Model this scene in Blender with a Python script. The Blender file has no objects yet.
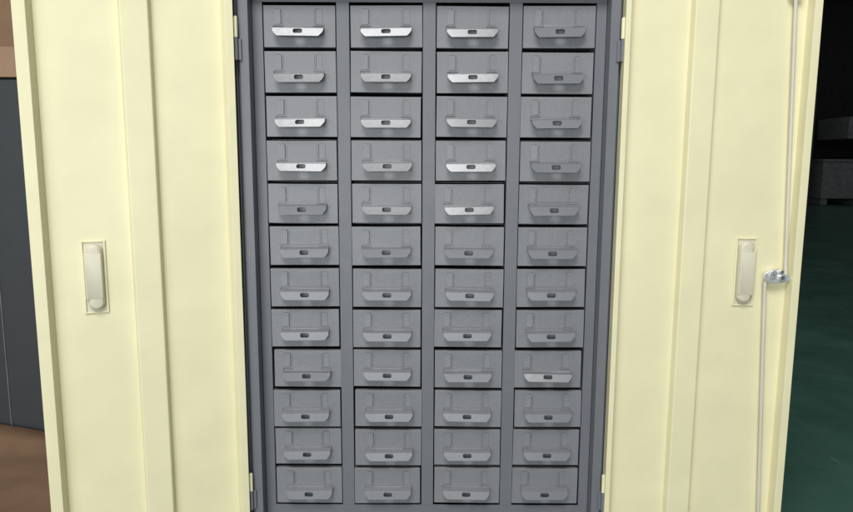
import bpy, bmesh, math, random
from mathutils import Vector, Matrix
random.seed(11)
R = math.radians
scene = bpy.context.scene
COL = scene.collection

# ------------------------------------------------------------------ helpers
def link(o, parent=None):
    COL.objects.link(o)
    if parent: o.parent = parent
    return o
def empty(name, loc=(0, 0, 0), rz=0, parent=None):
    o = bpy.data.objects.new(name, None); o.empty_display_size = .1
    o.location = loc; o.rotation_euler = (0, 0, rz)
    return link(o, parent)
def tag(o, label=None, cat=None, group=None, kind=None):
    for k, v in (('label', label), ('category', cat), ('group', group), ('kind', kind)):
        if v: o[k] = v
    return o
def obj(name, bm, mat, parent=None, loc=None, rot=None, bevel=0, segs=2, smooth=False, norm=True):
    if norm: bmesh.ops.recalc_face_normals(bm, faces=bm.faces[:])
    me = bpy.data.meshes.new(name); bm.to_mesh(me); bm.free()
    me.materials.append(mat)
    o = bpy.data.objects.new(name, me)
    if loc: o.location = loc
    if rot: o.rotation_euler = rot
    link(o, parent)
    if bevel:
        m = o.modifiers.new('bevel', 'BEVEL'); m.width = bevel; m.segments = segs
        m.limit_method = 'ANGLE'; m.angle_limit = R(28)
    if smooth or bevel:
        for p in me.polygons: p.use_smooth = True
        if smooth: me.set_sharp_from_angle(angle=R(50))
        if bevel:
            w = o.modifiers.new('wn', 'WEIGHTED_NORMAL'); w.keep_sharp = True
    return o
def box(bm, x0, x1, y0, y1, z0, z1):
    v = [bm.verts.new((x, y, z)) for x in (x0, x1) for y in (y0, y1) for z in (z0, z1)]
    for f in ((0, 1, 3, 2), (4, 6, 7, 5), (0, 4, 5, 1), (2, 3, 7, 6), (0, 2, 6, 4), (1, 5, 7, 3)):
        bm.faces.new([v[i] for i in f])
    return v
def prism(bm, pts, d0, d1, axis='y'):
    """closed outline pts (a,b) extruded from d0 to d1; axis y: (a,d,b); axis z: (a,b,d)"""
    def P(a, b, d): return (a, d, b) if axis == 'y' else (a, b, d)
    A = [bm.verts.new(P(a, b, d0)) for a, b in pts]
    B = [bm.verts.new(P(a, b, d1)) for a, b in pts]
    bm.faces.new(A); bm.faces.new(B[::-1])
    n = len(pts)
    for i in range(n): bm.faces.new((A[i], B[i], B[(i+1) % n], A[(i+1) % n]))
    return A, B
def tube(bm, p, q, r, n=14, r2=None):
    p = Vector(p); q = Vector(q); d = (q-p).normalized()
    a = d.orthogonal().normalized(); b = d.cross(a)
    r2 = r if r2 is None else r2
    A = [bm.verts.new(p+(a*math.cos(2*math.pi*i/n)+b*math.sin(2*math.pi*i/n))*r) for i in range(n)]
    B = [bm.verts.new(q+(a*math.cos(2*math.pi*i/n)+b*math.sin(2*math.pi*i/n))*r2) for i in range(n)]
    bm.faces.new(A); bm.faces.new(B[::-1])
    for i in range(n): bm.faces.new((A[i], A[(i+1) % n], B[(i+1) % n], B[i]))
def rrect(w, h, r, n=5, cx=0, cz=0):
    out = []
    for (sx, sz, a0) in ((1, 1, 0), (-1, 1, 90), (-1, -1, 180), (1, -1, 270)):
        for i in range(n+1):
            a = R(a0+90*i/n)
            out.append((cx+sx*(w/2-r)+r*math.cos(a), cz+sz*(h/2-r)+r*math.sin(a)))
    return out

# ------------------------------------------------------------------ materials
def newmat(name):
    m = bpy.data.materials.new(name); m.use_nodes = True
    nt = m.node_tree; b = nt.nodes['Principled BSDF']
    return m, nt, b
def noise(nt, scale, detail=4, rough=.55, coord='Object', stretch=None, rot=0):
    tc = nt.nodes.new('ShaderNodeTexCoord'); n = nt.nodes.new('ShaderNodeTexNoise')
    n.inputs['Scale'].default_value = scale; n.inputs['Detail'].default_value = detail
    n.inputs['Roughness'].default_value = rough
    if stretch:
        mp = nt.nodes.new('ShaderNodeMapping'); mp.inputs['Rotation'].default_value = (0, 0, rot); mp.inputs['Scale'].default_value = stretch
        nt.links.new(tc.outputs[coord], mp.inputs['Vector']); nt.links.new(mp.outputs[0], n.inputs['Vector'])
    else: nt.links.new(tc.outputs[coord], n.inputs['Vector'])
    return n
def ramp(nt, fac, stops):
    r = nt.nodes.new('ShaderNodeValToRGB'); nt.links.new(fac, r.inputs['Fac'])
    el = r.color_ramp.elements
    while len(el) < len(stops): el.new(.5)
    for e, (p, c) in zip(el, stops):
        e.position = p; e.color = (*c, 1) if len(c) == 3 else c
    return r
def bump(nt, b, fac, strength, dist, prev=None):
    n = nt.nodes.new('ShaderNodeBump'); n.inputs['Strength'].default_value = strength
    n.inputs['Distance'].default_value = dist
    nt.links.new(fac, n.inputs['Height'])
    if prev: nt.links.new(prev.outputs[0], n.inputs['Normal'])
    nt.links.new(n.outputs[0], b.inputs['Normal'])
    return n
def painted(name, col, rough=.4, var=.06, fine=900, fs=.25, wav=18, ws=.25, spec=.5, per=.0):
    m, nt, b = newmat(name)
    n1 = noise(nt, 14, 5)
    lo = [c*(1-var) for c in col]; hi = [c*(1+var) for c in col]
    r = ramp(nt, n1.outputs['Fac'], ((.3, lo), (.7, hi)))
    src = r.outputs[0]
    if per:
        oi = nt.nodes.new('ShaderNodeObjectInfo')
        mr = nt.nodes.new('ShaderNodeMapRange'); mr.inputs['To Min'].default_value = 1-per; mr.inputs['To Max'].default_value = 1+per
        nt.links.new(oi.outputs['Random'], mr.inputs['Value'])
        vm = nt.nodes.new('ShaderNodeVectorMath'); vm.operation = 'SCALE'
        nt.links.new(src, vm.inputs[0]); nt.links.new(mr.outputs[0], vm.inputs['Scale'])
        src = vm.outputs[0]
    nt.links.new(src, b.inputs['Base Color'])
    n4 = noise(nt, 40, 3)
    mr2 = nt.nodes.new('ShaderNodeMapRange')
    mr2.inputs['To Min'].default_value = rough-.06; mr2.inputs['To Max'].default_value = rough+.08
    nt.links.new(n4.outputs['Fac'], mr2.inputs['Value']); nt.links.new(mr2.outputs[0], b.inputs['Roughness'])
    b.inputs['Specular IOR Level'].default_value = spec
    n2 = noise(nt, wav, 2)
    p = bump(nt, b, n2.outputs['Fac'], ws, .004)
    n3 = noise(nt, fine, 3)
    bump(nt, b, n3.outputs['Fac'], fs, .0006, p)
    return m
CREAM = painted('cream_paint', (.775, .725, .475), .40, .030, 500, .22, 7, .7)
GREY = painted('grey_drawer_paint', (.205, .208, .224), .36, .07, 330, .68, 22, .38, per=.035)
FRAMEG = painted('grey_frame_paint', (.150, .156, .173), .42, .05, 500, .3, 12, .3)
PULL = painted('grey_pull_paint', (.192, .196, .212), .25, .04, 330, .04, 45, .05, .55)
DARKG = painted('dark_grey_paint', (.046, .051, .056), .5, .06, 600, .2, 5, .3)
PLAST = painted('beige_plastic', (.64, .60, .465), .38, .02, 400, .1, 30, .15)
ROD = painted('rod_steel', (.64, .60, .52), .36, .06, 300, .2, 40, .1, .7)
def metal(name, col, rough):
    m, nt, b = newmat(name)
    b.inputs['Base Color'].default_value = (*col, 1); b.inputs['Metallic'].default_value = .8
    n = noise(nt, 120, 2); r = ramp(nt, n.outputs['Fac'], ((.3, (rough-.05,)*3), (.7, (rough+.08,)*3)))
    nt.links.new(r.outputs[0], b.inputs['Roughness']); bump(nt, b, n.outputs['Fac'], .05, .001)
    return m
CHROME = metal('zinc_plate', (.88, .89, .90), .38)
STEEL = metal('dark_bolt_steel', (.36, .37, .38), .3)
def cardboard(name, a, c):
    m, nt, b = newmat(name)
    n = noise(nt, 6, 6, .6); r = ramp(nt, n.outputs['Fac'], ((.3, a), (.7, c)))
    nt.links.new(r.outputs[0], b.inputs['Base Color']); b.inputs['Roughness'].default_value = .85
    n2 = noise(nt, 60, 3, .5, 'Object', (1, 1, 14)); bump(nt, b, n2.outputs['Fac'], .25, .002)
    return m
CARD = cardboard('brown_cardboard', (.20, .118, .066), (.27, .165, .098))
CARD2 = cardboard('pale_cardboard', (.29, .185, .115), (.36, .235, .15))
def floor_mat():
    m, nt, b = newmat('green_epoxy')
    n = noise(nt, 3.2, 7, .62)
    r = ramp(nt, n.outputs['Fac'], ((.30, (.044, .110, .082)), (.55, (.056, .136, .103)), (.75, (.076, .168, .130))))
    sc = noise(nt, 26, 8, .72, 'Object', (1, .16, 1), .9)
    r2 = ramp(nt, sc.outputs['Fac'], ((.60, (0, 0, 0)), (.70, (1, 1, 1))))
    mx = nt.nodes.new('ShaderNodeMix'); mx.data_type = 'RGBA'
    mul = nt.nodes.new('ShaderNodeMath'); mul.operation = 'MULTIPLY'; mul.inputs[1].default_value = .6
    nt.links.new(r2.outputs[0], mul.inputs[0]); nt.links.new(mul.outputs[0], mx.inputs['Factor'])
    nt.links.new(r.outputs[0], mx.inputs['A']); mx.inputs['B'].default_value = (.16, .24, .20, 1)
    nt.links.new(mx.outputs['Result'], b.inputs['Base Color'])
    rr = ramp(nt, n.outputs['Fac'], ((.3, (.22,)*3), (.7, (.42,)*3)))
    nt.links.new(rr.outputs[0], b.inputs['Roughness'])
    bump(nt, b, sc.outputs['Fac'], .04, .002)
    return m
FLOOR = floor_mat()
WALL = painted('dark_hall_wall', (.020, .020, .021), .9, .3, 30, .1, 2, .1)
MACH = painted('machine_grey', (.22, .235, .24), .6, .25, 60, .2, 3, .3)
MACH2 = painted('machine_black', (.05, .053, .056), .6, .3, 60, .2, 3, .3)
TEAL = painted('teal_beam_paint', (.03, .085, .088), .6, .2, 60, .2, 3, .3)

# ------------------------------------------------------------------ camera
ZC = .75; TILT = 8.0; DIST = 1.112
cam = bpy.data.cameras.new('camera'); co = bpy.data.objects.new('camera', cam); COL.objects.link(co)
cam.sensor_width = 36; cam.lens = 663/853*36; cam.clip_start = .02; cam.clip_end = 200
ROLL = .25
co.location = (-.003, -DIST, ZC)
co.rotation_euler = (Matrix.Rotation(R(90-TILT), 4, 'X') @ Matrix.Rotation(R(ROLL), 4, 'Z')).to_euler()
scene.camera = co

# ------------------------------------------------------------------ setting
bm = bmesh.new(); box(bm, -22, 22, -6, 13, -.1, 0)
tag(obj('floor', bm, FLOOR), kind='structure')
bm = bmesh.new(); box(bm, -22, 22, 12.6, 12.8, .002, 9)
for i in range(12): box(bm, -22+i*3.9, -21.75+i*3.9, 12.45, 12.6, .002, 9)
tag(obj('wall', bm, WALL), 'dark far wall at the back of the hall behind everything', 'wall')

# ------------------------------------------------------------------ the drawer cabinet
Z = lambda dz: ZC+dz
PITX, SW = .14, .0205
HW = 2*PITX-SW/2                       # .26975 half width of the drawer bank
PITZ, DH = .07151, .0656
ZT = Z(.2506)                          # top of the first drawer
ZB = ZT-12*PITZ+.0045
cab = empty('drawer_cabinet', (0, 0, 0))
tag(cab, 'grey steel cabinet with forty eight small drawers and two open cream doors', 'cabinet')

TOP, BOT = Z(.325), .03
bm = bmesh.new()
box(bm, -.310, -.3065, -.0185, .40, BOT, TOP); box(bm, .3065, .310, -.0185, .40, BOT, TOP)
box(bm, -.3063, .3063, .397, .40, BOT, TOP)
box(bm, -.3063, .3063, -.018, .3968, TOP-.003, TOP); box(bm, -.3063, .3063, -.018, .3968, BOT, BOT+.003)
obj('cabinet_shell', bm, FRAMEG, cab, bevel=.0007, segs=1)
# jamb frame that the doors close into: folded channel with a return lip
JI, JO, JY = .2862, .3012, -.026
bm = bmesh.new()
HZ = ZT+.022; SZ = ZB-.030
box(bm, -.3064, -JO+.0005, -.0150, -.0135, SZ-.03, TOP-.004); box(bm, JO-.0005, .3064, -.0150, -.0135, SZ-.03, TOP-.004)
prism(bm, [(-JO, SZ-.03), (-JO, TOP-.004), (-JI, TOP-.004), (-JI, SZ-.03)], JY, .0)
prism(bm, [(JI, SZ-.03), (JI, TOP-.004), (JO, TOP-.004), (JO, SZ-.03)], JY, .0)
box(bm, -JI+.0003, JI-.0003, JY+.0015, 0, HZ, TOP-.004)
box(bm, -JI+.0003, JI-.0003, JY+.0015, 0, BOT+.004, SZ)
obj('door_frame', bm, FRAMEG, cab, bevel=.0016, segs=3)
# dividers (stiles) and the rails above and below the bank
for k in range(5):
    bm = bmesh.new()
    if k == 0: x0, x1 = -JI+.0004, -HW
    elif k == 4: x0, x1 = HW, JI-.0004
    else:
        c = -HW-SW/2+PITX*k; x0, x1 = c-SW/2, c+SW/2
    box(bm, x0, x1, .0005, .0018, ZB-.0028, ZT+.0048)
    if 0 < k < 4: box(bm, x0, x0+.001, .0018, .36, ZB, ZT+.004); box(bm, x1-.001, x1, .0018, .36, ZB, ZT+.004)
    elif k == 0: box(bm, x1-.001, x1, .0018, .36, ZB, ZT+.004)
    else: box(bm, x0, x0+.001, .0018, .36, ZB, ZT+.004)
    obj('divider', bm, FRAMEG, cab)
bm = bmesh.new(); box(bm, -JI+.0004, JI-.0004, .0004, .003, ZT+.005, HZ+.01); obj('top_rail', bm, FRAMEG, cab)
bm = bmesh.new(); box(bm, -JI+.0004, JI-.0004, .0004, .003, SZ-.01, ZB-.003); obj('bottom_rail', bm, FRAMEG, cab)
for r in range(1, 12):
    bm = bmesh.new()
    zz = ZT-r*PITZ+.0022
    for k in range(4):
        xa = -HW+PITX*k
        box(bm, xa+.001, xa+PITX-SW-.001, .035, .36, zz-.0006, zz+.0006)
    obj('shelf', bm, FRAMEG, cab)
bm = bmesh.new()
box(bm, -.298, .298, -.004, .39, .001, BOT-.0005)
obj('plinth', bm, FRAMEG, cab, bevel=.001)

# --- one drawer, then 47 copies
DWd = .1160
def drawer_mesh():
    bm = bmesh.new()
    w = DWd/2; h = DH/2
    box(bm, -w, w, 0, .0012, -h, h)                       # folded front sheet
    box(bm, -w, -w+.001, .0012, .012, -h, h); box(bm, w-.001, w, .0012, .012, -h, h)
    box(bm, -w+.001, w-.001, .0012, .012, h-.001, h); box(bm, -w+.001, w-.001, .0012, .012, -h, -h+.001)
    t = w-.003
    box(bm, -t, -t+.001, .012, .30, -h+.003, h-.010); box(bm, t-.001, t, .012, .30, -h+.003, h-.010)
    box(bm, -t+.001, t-.001, .012, .30, -h+.003, -h+.004); box(bm, -t+.001, t-.001, .299, .30, -h+.004, h-.010)
    return bm
def pull_mesh():
    """folded sheet pull: a ledge leaving the front, then a lip with cut corners and a slot; origin on the bend line"""
    bm = bmesh.new()
    W = .0815; L = .0136
    tau = R(14)
    def P(x, s): return (x, -s*math.sin(tau), -s*math.cos(tau))
    outer = [(-W/2, 0), (W/2, 0), (W/2, L*.30), (W/2-.0025, L*.62), (W/2-.0068, L*.96), (W/2-.0085, L), (-W/2+.0085, L), (-W/2+.0068, L*.96), (-W/2+.0025, L*.62), (-W/2, L*.30)]
    hole = [(x, -z) for x, z in rrect(.0148, .0076, .0028, 4, 0, -.0050)]
    vo = [bm.verts.new(P(*p)) for p in outer]; vh = [bm.verts.new(P(*p)) for p in hole]
    eo = [bm.edges.new((vo[i], vo[(i+1) % len(vo)])) for i in range(len(vo))]
    eh = [bm.edges.new((vh[i], vh[(i+1) % len(vh)])) for i in range(len(vh))]
    bmesh.ops.triangle_fill(bm, use_beauty=True, use_dissolve=False, edges=eo+eh)
    # bend and ledge, root strip lying on the front
    px, pz = .0125, .0030
    prev = [vo[0], vo[1]]
    for (y, z, wx) in ((.0006, .0004, W/2), (px*.97, pz, W/2), (px-.0002, pz+.0009, W/2-.0004), (px-.0002, pz+.0042, W/2-.001)):
        a = bm.verts.new((-wx, y, z)); b = bm.verts.new((wx, y, z))
        bm.faces.new((prev[0], prev[1], b, a)); prev = [a, b]
    bmesh.ops.recalc_face_normals(bm, faces=bm.faces[:])
    if sum((f.normal.y for f in bm.faces)) > 0: bmesh.ops.reverse_faces(bm, faces=bm.faces[:])
    return bm
def clip_mesh(s):
    """stamped label tab: inner edge lifted off the front, outer edge flush"""
    bm = bmesh.new()
    a, b = 0, s*.0098
    z0, z1 = -.0115, .0125
    v = [bm.verts.new(p) for p in ((a, -.0011, z0), (a, -.0011, z1-.001), (b, -.0006, z1), (b, -.0006, z0),
                                   (a, -.0001, z0), (a, -.0001, z1-.001), (b, .0002, z1), (b, .0002, z0))]
    for f in ((0, 1, 2, 3), (7, 6, 5, 4), (0, 4, 5, 1), (1, 5, 6, 2), (2, 6, 7, 3), (3, 7, 4, 0)): bm.faces.new([v[i] for i in f])
    # slit line beside the tab: a fine ridge
    box(bm, *sorted((a-s*.0007, a-s*.00005)), -.0030, .0002, z0+.0004, z1-.0004)
    box(bm, a-s*.0036, a-s*.0028, -.0010, .0002, z0+.001, z1-.002)
    # foot lip of the holder
    box(bm, *sorted((a-s*.0045, a+s*.0130)), -.0019, .0002, z0-.0026, z0-.0012)
    box(bm, *sorted((a+s*.0122, a+s*.0130)), -.0014, .0002, z0-.0075, z0-.0028)
    box(bm, *sorted((b, b+s*.0007)), -.0007, .0002, z0, z1-.0005)
    box(bm, *sorted((a+s*.0012, b-s*.0002)), -.0009, .0002, z1+.0002, z1+.0009)
    return bm
d0 = obj('drawer', drawer_mesh(), GREY, cab, bevel=.0009, segs=2)
p0 = obj('pull_handle', pull_mesh(), PULL, d0, norm=False)
sm = p0.modifiers.new('thick', 'SOLIDIFY'); sm.thickness = .0011; sm.offset = -1
bv = p0.modifiers.new('bev', 'BEVEL'); bv.width = .0005; bv.segments = 3; bv.limit_method = 'ANGLE'; bv.angle_limit = R(35)
c1 = obj('label_clip', clip_mesh(-1), GREY, d0)
c2 = obj('label_clip', clip_mesh(1), GREY, d0)
PBEND = (0, -.0127, -.0048)
c1.location = (-.0295, 0, .0150); c2.location = (.0270, 0, .0150)
# what each drawer of the bank does: sideways slip (mm), roll (deg)
DX = {(1, 0): .2, (2, 0): .9, (8, 0): 2.0, (7, 0): -.9, (5, 0): .4, (9, 1): 1.4, (2, 1): -1.1, (5, 1): -.9, (0, 2): .1,
      (4, 2): -1.3, (7, 2): -.9, (8, 3): -1.5, (2, 3): -1.1, (0, 3): -.1, (6, 0): .3, (9, 0): -.3, (11, 1): -.6, (10, 1): .8, (11, 3): -.9, (10, 3): -.6, (1, 3): -.3}
ROLLS = {(8, 3): -.35, (8, 0): .35, (7, 2): .5, (6, 3): -.3, (2, 1): .3}
# how far each pull's lip has been bent (deg): + faces further up
TIL = {(0, 0): 1, (0, 1): 1, (0, 2): 1, (1, 2): 2, (2, 0): 5, (3, 0): 9, (3, 2): 9, (4, 2): 8, (2, 2): 0, (1, 0): -9, (1, 1): -9.5, (3, 1): -3, (2, 1): -3, (2, 3): -6, (8, 2): -4, (8, 3): 21, (4, 1): 2, (8, 0): 8}
TIL = {q: v+9 for q, v in TIL.items()}
for r in range(12):
    for k in range(4):
        if r == 0 and k == 0: d, kids = d0, (p0, c1, c2)
        else:
            d = link(d0.copy(), cab); kids = []
            for src in (p0, c1, c2): kids.append(link(src.copy(), d))
        x = -HW+PITX*k+(PITX-SW)/2+1.25*DX.get((r, k), random.uniform(-.55, .55))*.001
        z = ZT-r*PITZ-DH/2+random.uniform(-.0005, .0005)
        d.location = (x, random.uniform(-.0022, .0018), z)
        d.rotation_euler = (R(random.uniform(-.5, .5)), R(ROLLS.get((r, k), random.uniform(-.42, .42))), R(random.uniform(-.9, .9)))
        p = kids[0]
        hx = {0: .0, 1: .001, 2: -.001, 3: -.001}[k]+random.uniform(-.0012, .0012)
        p.location = (hx, PBEND[1], PBEND[2]+random.uniform(-.0006, .0006))
        p.rotation_euler = (R(TIL.get((r, k), random.uniform(-12, -5) if r < 5 else random.uniform(-10, -1))*-1)*.6, R(random.uniform(-.9, .9)), R(-3 if (r, k) == (8, 3) else random.uniform(-.6, .6)))
        for c, s in ((kids[1], -1), (kids[2], 1)):
            c.location.x = (-.0295 if s < 0 else .0270)+random.uniform(-.001, .001)+hx
            c.rotation_euler = (0, R(random.uniform(-1, 1)), R(-s*random.uniform(-.2, 2.5)))

# --- doors
DW, DTH = .300, .018
DZ0, DZ1 = .045, Z(.315)
def hat(bm, s, u0, u1, z0, z1, h=.012, sl=.0035, base=-DTH):
    prof = [(u0, base-.0003), (u0+sl, base+h), (u0+sl+.0015, base+h+.0008), (u1-sl-.0015, base+h+.0008), (u1-sl, base+h), (u1, base-.0003)]
    prism(bm, [(s*u, -n) for u, n in prof], z0, z1, axis='z')
def door(s, theta, lab, hat0, hat1, hu):
    piv = (s*.305, -.042, 0)
    bm = bmesh.new()
    # back sheet + folded rims on four sides (rim face, sloped inner return)
    u0, u1 = 0, DW; rim = .0172 if s < 0 else .0120; sl = .0055 if s < 0 else .0025
    box(bm, *sorted((s*u0, s*u1)), DTH, DTH+.0016, DZ0, DZ1)
    def rimprof(a, b, inner):      # inner: +1 the sloped side lies at b, -1 at a
        lo = -DTH
        if inner > 0: return [(a, lo), (a, 0), (b, 0), (b+sl, lo)]
        return [(a-sl, lo), (a, 0), (b, 0), (b, lo)]
    prism(bm, [(s*u, -n) for u, n in rimprof(u1-rim, u1, -1)], DZ0, DZ1, axis='z')
    rh = .0085 if s > 0 else .012
    prism(bm, [(s*u, -n) for u, n in rimprof(u0, u0+rh, 1)], DZ0, DZ1, axis='z')
    for z0, z1, t in ((DZ0, DZ0+rim, 1), (DZ1-rim, DZ1, -1)):
        a, b = s*(u0+rh+.0005), s*(u1-rim-.0005)
        box(bm, min(a, b), max(a, b), .0003, DTH, z0, z1)
    d = obj('door', bm, CREAM, cab, piv, (0, 0, -s*R(theta)), bevel=.0013, segs=3)
    tag(d, lab)
    bm = bmesh.new(); hat(bm, s, hat0*DW, hat1*DW, DZ0+rim+.004, DZ1-rim-.004)
    obj('stiffener', bm, CREAM, d, bevel=.0009, segs=3)
    # beige plastic back of the recessed handle
    zc = {-1: Z(-.1775), 1: Z(-.1760)}[s]
    w, h = .0345, .114
    bm = bmesh.new(); n0 = DTH-.0004
    W2, H2 = w/2, h/2; t = .0030; cx = s*hu*DW
    for (xa, xb, za, zb) in ((-W2, -W2+t, -H2, H2), (W2-t, W2, -H2, H2), (-W2+t, W2-t, H2-t, H2), (-W2+t, W2-t, -H2, -H2+t)):
        box(bm, cx+xa, cx+xb, n0-.0022, n0, zc+za, zc+zb)
    obj('handle_rim', bm, CREAM, d, bevel=.0007)
    bm = bmesh.new()
    box(bm, cx-W2+t+.0009, cx+W2-t-.0009, n0-.0005, n0, zc-H2+t+.0004, zc+H2-t-.0004)
    def dome(pts_fn, depth, n=6):
        prev = None; base = pts_fn(0)
        rings = []
        for i in range(n+1):
            a = i/n*math.pi/2
            ins = (1-math.cos(a))*.0048; dep = math.sin(a)*depth
            rings.append([bm.verts.new((x, n0-.0004-dep, z)) for x, z in pts_fn(ins)])
        m = len(rings[0])
        for A, B in zip(rings, rings[1:]):
            for i in range(m): bm.faces.new((A[i], A[(i+1) % m], B[(i+1) % m], B[i]))
        bm.faces.new(rings[-1])
    lean = 0
    def lozenge(ins):
        ww, hh = .0238-2*ins, .103-2*ins
        out = rrect(ww, hh, max(.0008, min(.0108, ww/2-.0002)), 6, cx-s*.0012, zc)
        return [(x+lean*(z-zc)/.05, z) for x, z in out]
    dome(lozenge, .0098)
    def ear(ins):
        ww, hh = .0262-.8*ins, .074-.8*ins
        return rrect(ww, hh, .0016, 3, cx+s*.0006, zc-s*.002)
    dome(ear, .0099)
    obj('handle_cover', bm, PLAST, d, smooth=True)
    # hinges: cream knuckle over grey knuckle
    for hz in (Z(.1935), Z(-.5640)):
        bm = bmesh.new()
        x = s*.3040
        tube(bm, (x, -.033, hz+.0005), (x, -.033, hz+.032), .0031)
        box(bm, *sorted((x, x+s*.010)), -.0345, -.0332, hz+.001, hz+.0315)
        hg = obj('hinge', bm, CREAM, cab, bevel=.0005)
        bm = bmesh.new()
        tube(bm, (x, -.033, hz-.034), (x, -.033, hz-.0004), .0030)
        box(bm, *sorted((x, x-s*.007)), -.0300, -.0262, hz-.0335, hz-.001)
        obj('hinge_leaf', bm, FRAMEG, hg, bevel=.0005)
        bm = bmesh.new(); tube(bm, (x, -.033, hz+.0318), (x, -.033, hz+.0335), .0024, 10, .0012); obj('hinge_pin', bm, ROD, hg)
    return d
dl = door(-1, 19.5, 'cream door on the left without lock rods', .395, .550, .729)
dr = door(1, 1.5, 'cream door on the right with two lock rods', .350, .497, .724)
# lock rods and cam on the right hand door (door-local: x = u, y = depth from rim face)
def rod(u0, z0, u1, z1, hook):
    bm = bmesh.new(); y = DTH-.0085
    r = .0028
    tube(bm, (u0*DW, y, z0), (u1*DW, y, z1), r, 16)
    bmesh.ops.recalc_face_normals(bm, faces=bm.faces[:])
    # flattened foot turning in to the cam
    tube(bm, (u1*DW, y, z1+.0002*(1 if z0 > z1 else -1)), (hook[0]*DW, y-.002, hook[1]), r*.95, 16)
    return obj('lock_rod', bm, ROD, dr, smooth=True)
ZCAM = Z(-.181)
rod(.869, DZ1-.022, .931, ZCAM+.018, (.932, ZCAM+.002))
rod(.902, DZ0+.022, .826, ZCAM-.008, (.828, ZCAM+.003))
# guides that hold the rods on the door
for (u, z) in ((.873, DZ1-.05), (.897, DZ0+.06)):
    bm = bmesh.new(); box(bm, u*DW-.010, u*DW+.010, .0035, .0048, z-.006, z+.006)
    box(bm, u*DW-.010, u*DW-.0085, .0048, DTH-.0002, z-.006, z+.006); box(bm, u*DW+.0085, u*DW+.010, .0048, DTH-.0002, z-.006, z+.006)
    obj('rod_guide', bm, CREAM, dr, bevel=.0005)
bm = bmesh.new()
cu = .884*DW
pts = []
for i in range(28):
    a = 2*math.pi*i/28
    x = .0225*math.cos(a); z = .0115*math.sin(a)
    if x > .004: z *= .72; z -= .002
    if x < -.004: z *= 1.05
    pts.append((cu+x, ZCAM+z-.001))
prism(bm, pts, .0040, .0058)
cam_o = obj('lock_cam', bm, CHROME, dr, bevel=.0007)
bm = bmesh.new()
tube(bm, (cu-.004, .0060, ZCAM+.002), (cu-.004, DTH-.0002, ZCAM+.002), .009, 24)
obj('lock_barrel', bm, CHROME, dr, bevel=.0006)
bm = bmesh.new()
for dx, dz, rr in ((-.0080, .0035, .0080), (.0050, -.0012, .0056), (.0035, .0080, .0042)):
    n = 6 if rr < .006 else 18
    tube(bm, (cu+dx, -.0008 if n == 6 else .0012, ZCAM+dz), (cu+dx, .0042, ZCAM+dz), rr*.82, n, rr)
obj('lock_nut', bm, CHROME, dr, bevel=.0006)
bm = bmesh.new()
for dx, dz, rr in ((.0050, -.0012, .0034), (.0035, .0080, .0026)):
    tube(bm, (cu+dx, -.0030, ZCAM+dz), (cu+dx, -.0009, ZCAM+dz), rr, 14, rr*1.1)
for a in (.3, 1.87):
    c, q = math.cos(a)*.0042, math.sin(a)*.0042
    tube(bm, (cu-.0080-c, .0010, ZCAM+.0035-q), (cu-.0080+c, .0010, ZCAM+.0035+q), .0007, 6)
obj('lock_screw', bm, STEEL, dr, bevel=.0003)
# small rivet heads on the rims
# ------------------------------------------------------------------ left background: second cabinet, carton, cardboard
yb = .58
nb = empty('storage_cabinet', (-1.25, yb, 0))
tag(nb, 'plain dark grey steel cabinet standing behind the left door', 'cabinet')
nh = .955
def loc_box(x0, x1, y0, y1, z0, z1):
    b_ = bmesh.new(); box(b_, x0+1.25, x1+1.25, y0-yb, y1-yb, z0, z1); return b_
obj('cabinet_shell', loc_box(-1.75, -.66, yb+.018, yb+.42, .012, nh), DARKG, nb, bevel=.002)
obj('door', loc_box(-1.742, -1.1115, yb, yb+.0172, .016, nh-.004), DARKG, nb, bevel=.0015)
obj('door', loc_box(-1.1085, -.668, yb, yb+.0172, .016, nh-.004), DARKG, nb, bevel=.0015)
obj('seam_highlight', loc_box(-1.1108, -1.1092, yb-.0012, yb+.012, .018, nh-.006), MACH, nb)  # paler strip paints the highlight along the seam between the doors
bm = bmesh.new()
cx0, cx1, cz = -1.62, -.72, nh+.001
box(bm, cx0, cx1, yb+.012, yb+.38, cz, cz+.36)
cb = obj('cardboard_box', bm, CARD, None, bevel=.003)
tag(cb, 'brown cardboard box on top of the dark grey cabinet', 'box')
bm = bmesh.new(); 
v = box(bm, cx0+.002, cx1-.002, yb+.0065, yb+.0105, cz+.0, cz+.075)
v2 = [q for q in bm.verts if q.co.z < cz+.01]
for q in v2: q.co.y -= .014
obj('box_flap', bm, CARD2, cb, bevel=.001)
# loose sheet of cardboard on the floor in front of it
bm = bmesh.new()
nx, ny = 28, 22
X0, X1, Y0, Y1 = -1.55, -.50, -.25, yb-.012
grid = []
rnd = random.Random(4)
for j in range(ny+1):
    row = []
    for i in range(nx+1):
        x = X0+(X1-X0)*i/nx; y = Y0+(Y1-Y0)*j/ny
        z = .006+.004*math.sin(x*5+1)*math.sin(y*6)
        if j > ny-4: z += (j-(ny-4))**2*.0022*(1+.6*math.sin(x*9))
        if abs(y-.42-.1*(x+1)) < .03: z += .006
        row.append(bm.verts.new((x, y, z+.002)))
    grid.append(row)
for j in range(ny):
    for i in range(nx): bm.faces.new((grid[j][i], grid[j][i+1], grid[j+1][i+1], grid[j+1][i]))
sh = obj('cardboard_sheet', bm, CARD, None, smooth=True)
so = sh.modifiers.new('t', 'SOLIDIFY'); so.thickness = .004; so.offset = 0
tag(sh, 'creased brown cardboard sheet on the floor before the dark grey cabinet', 'cardboard')

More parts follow.
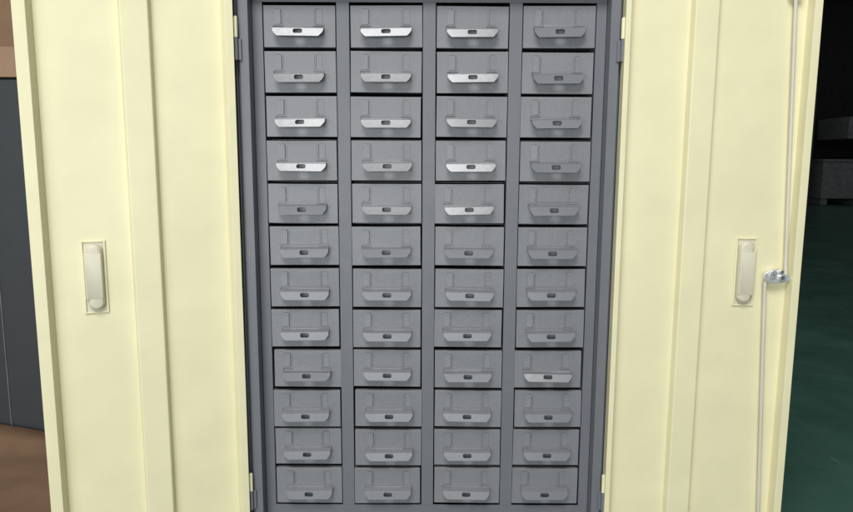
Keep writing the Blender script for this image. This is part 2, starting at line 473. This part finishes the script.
# ------------------------------------------------------------------ right background, far away in the dark hall
bm = bmesh.new(); box(bm, 7.35, 8.9, 11.3, 12.2, .12, .80)
for x in (7.45, 8.1, 8.75): box(bm, x-.06, x+.06, 11.35, 12.1, .001, .1198)
box(bm, 7.33, 8.92, 11.28, 12.22, .8005, .85)
cr = obj('steel_crate', bm, MACH, None, bevel=.01)
tag(cr, 'low dark grey steel crate on the green floor against the far wall', 'crate')
bm = bmesh.new(); box(bm, 5.2, 7.2, 11.4, 12.3, .002, 2.2); box(bm, 5.6, 6.8, 11.25, 11.398, 1.0, 1.7)
tag(obj('machine', bm, MACH2, None, bevel=.02), 'tall black machine housing beside the low grey crate', 'machine')
bm = bmesh.new(); box(bm, 7.7, 9.2, 11.2, 12.2, 1.22, 1.62); box(bm, 8.9, 9.1, 11.9, 12.1, .852, 1.219)
tag(obj('control_box', bm, MACH, None, bevel=.02), 'grey control box raised on a post above the low crate', 'control box')
bm = bmesh.new()
for z in (3.95, 4.45): box(bm, 6.6, 13, 11.7, 12.1, z, z+.08)
for z in (4.03,): box(bm, 6.6, 13, 11.88, 11.92, z, z+.419)
tag(obj('roof_beam', bm, TEAL, None, bevel=.008), 'teal steel beam high up at the dark end of the hall', 'beam')

# ------------------------------------------------------------------ light
w = bpy.data.worlds.new('World'); scene.world = w; w.use_nodes = True
bg = w.node_tree.nodes['Background']; bg.inputs['Color'].default_value = (.95, .98, 1.0, 1); bg.inputs['Strength'].default_value = .10
def area(name, loc, tgt, sx, sy, power, col):
    l = bpy.data.lights.new(name, 'AREA'); l.shape = 'RECTANGLE'; l.size = sx; l.size_y = sy; l.energy = power; l.color = col
    o = bpy.data.objects.new(name, l); o.location = loc
    o.rotation_euler = (Vector(tgt)-Vector(loc)).to_track_quat('-Z', 'Y').to_euler(); COL.objects.link(o)
    return o
area('key_light', (-.42, -2.25, 3.35), (0, 0, .55), 1.5, 1.15, 108, (1, .99, .965))  # key lamp above and in front, reflected in the upper pull lips
area('fill_light', (-.75, -2.8, .70), (.05, 0, .25), 3.0, 1.1, 47, (.96, .98, 1))  # added fill lamp, brightens the doors and lower drawers from the front

scene.render.engine = 'CYCLES'
scene.view_settings.view_transform = 'Standard'; scene.view_settings.look = 'None'
scene.view_settings.exposure = 0; scene.view_settings.gamma = 1
scene.render.resolution_x = 1024; scene.render.resolution_y = 615
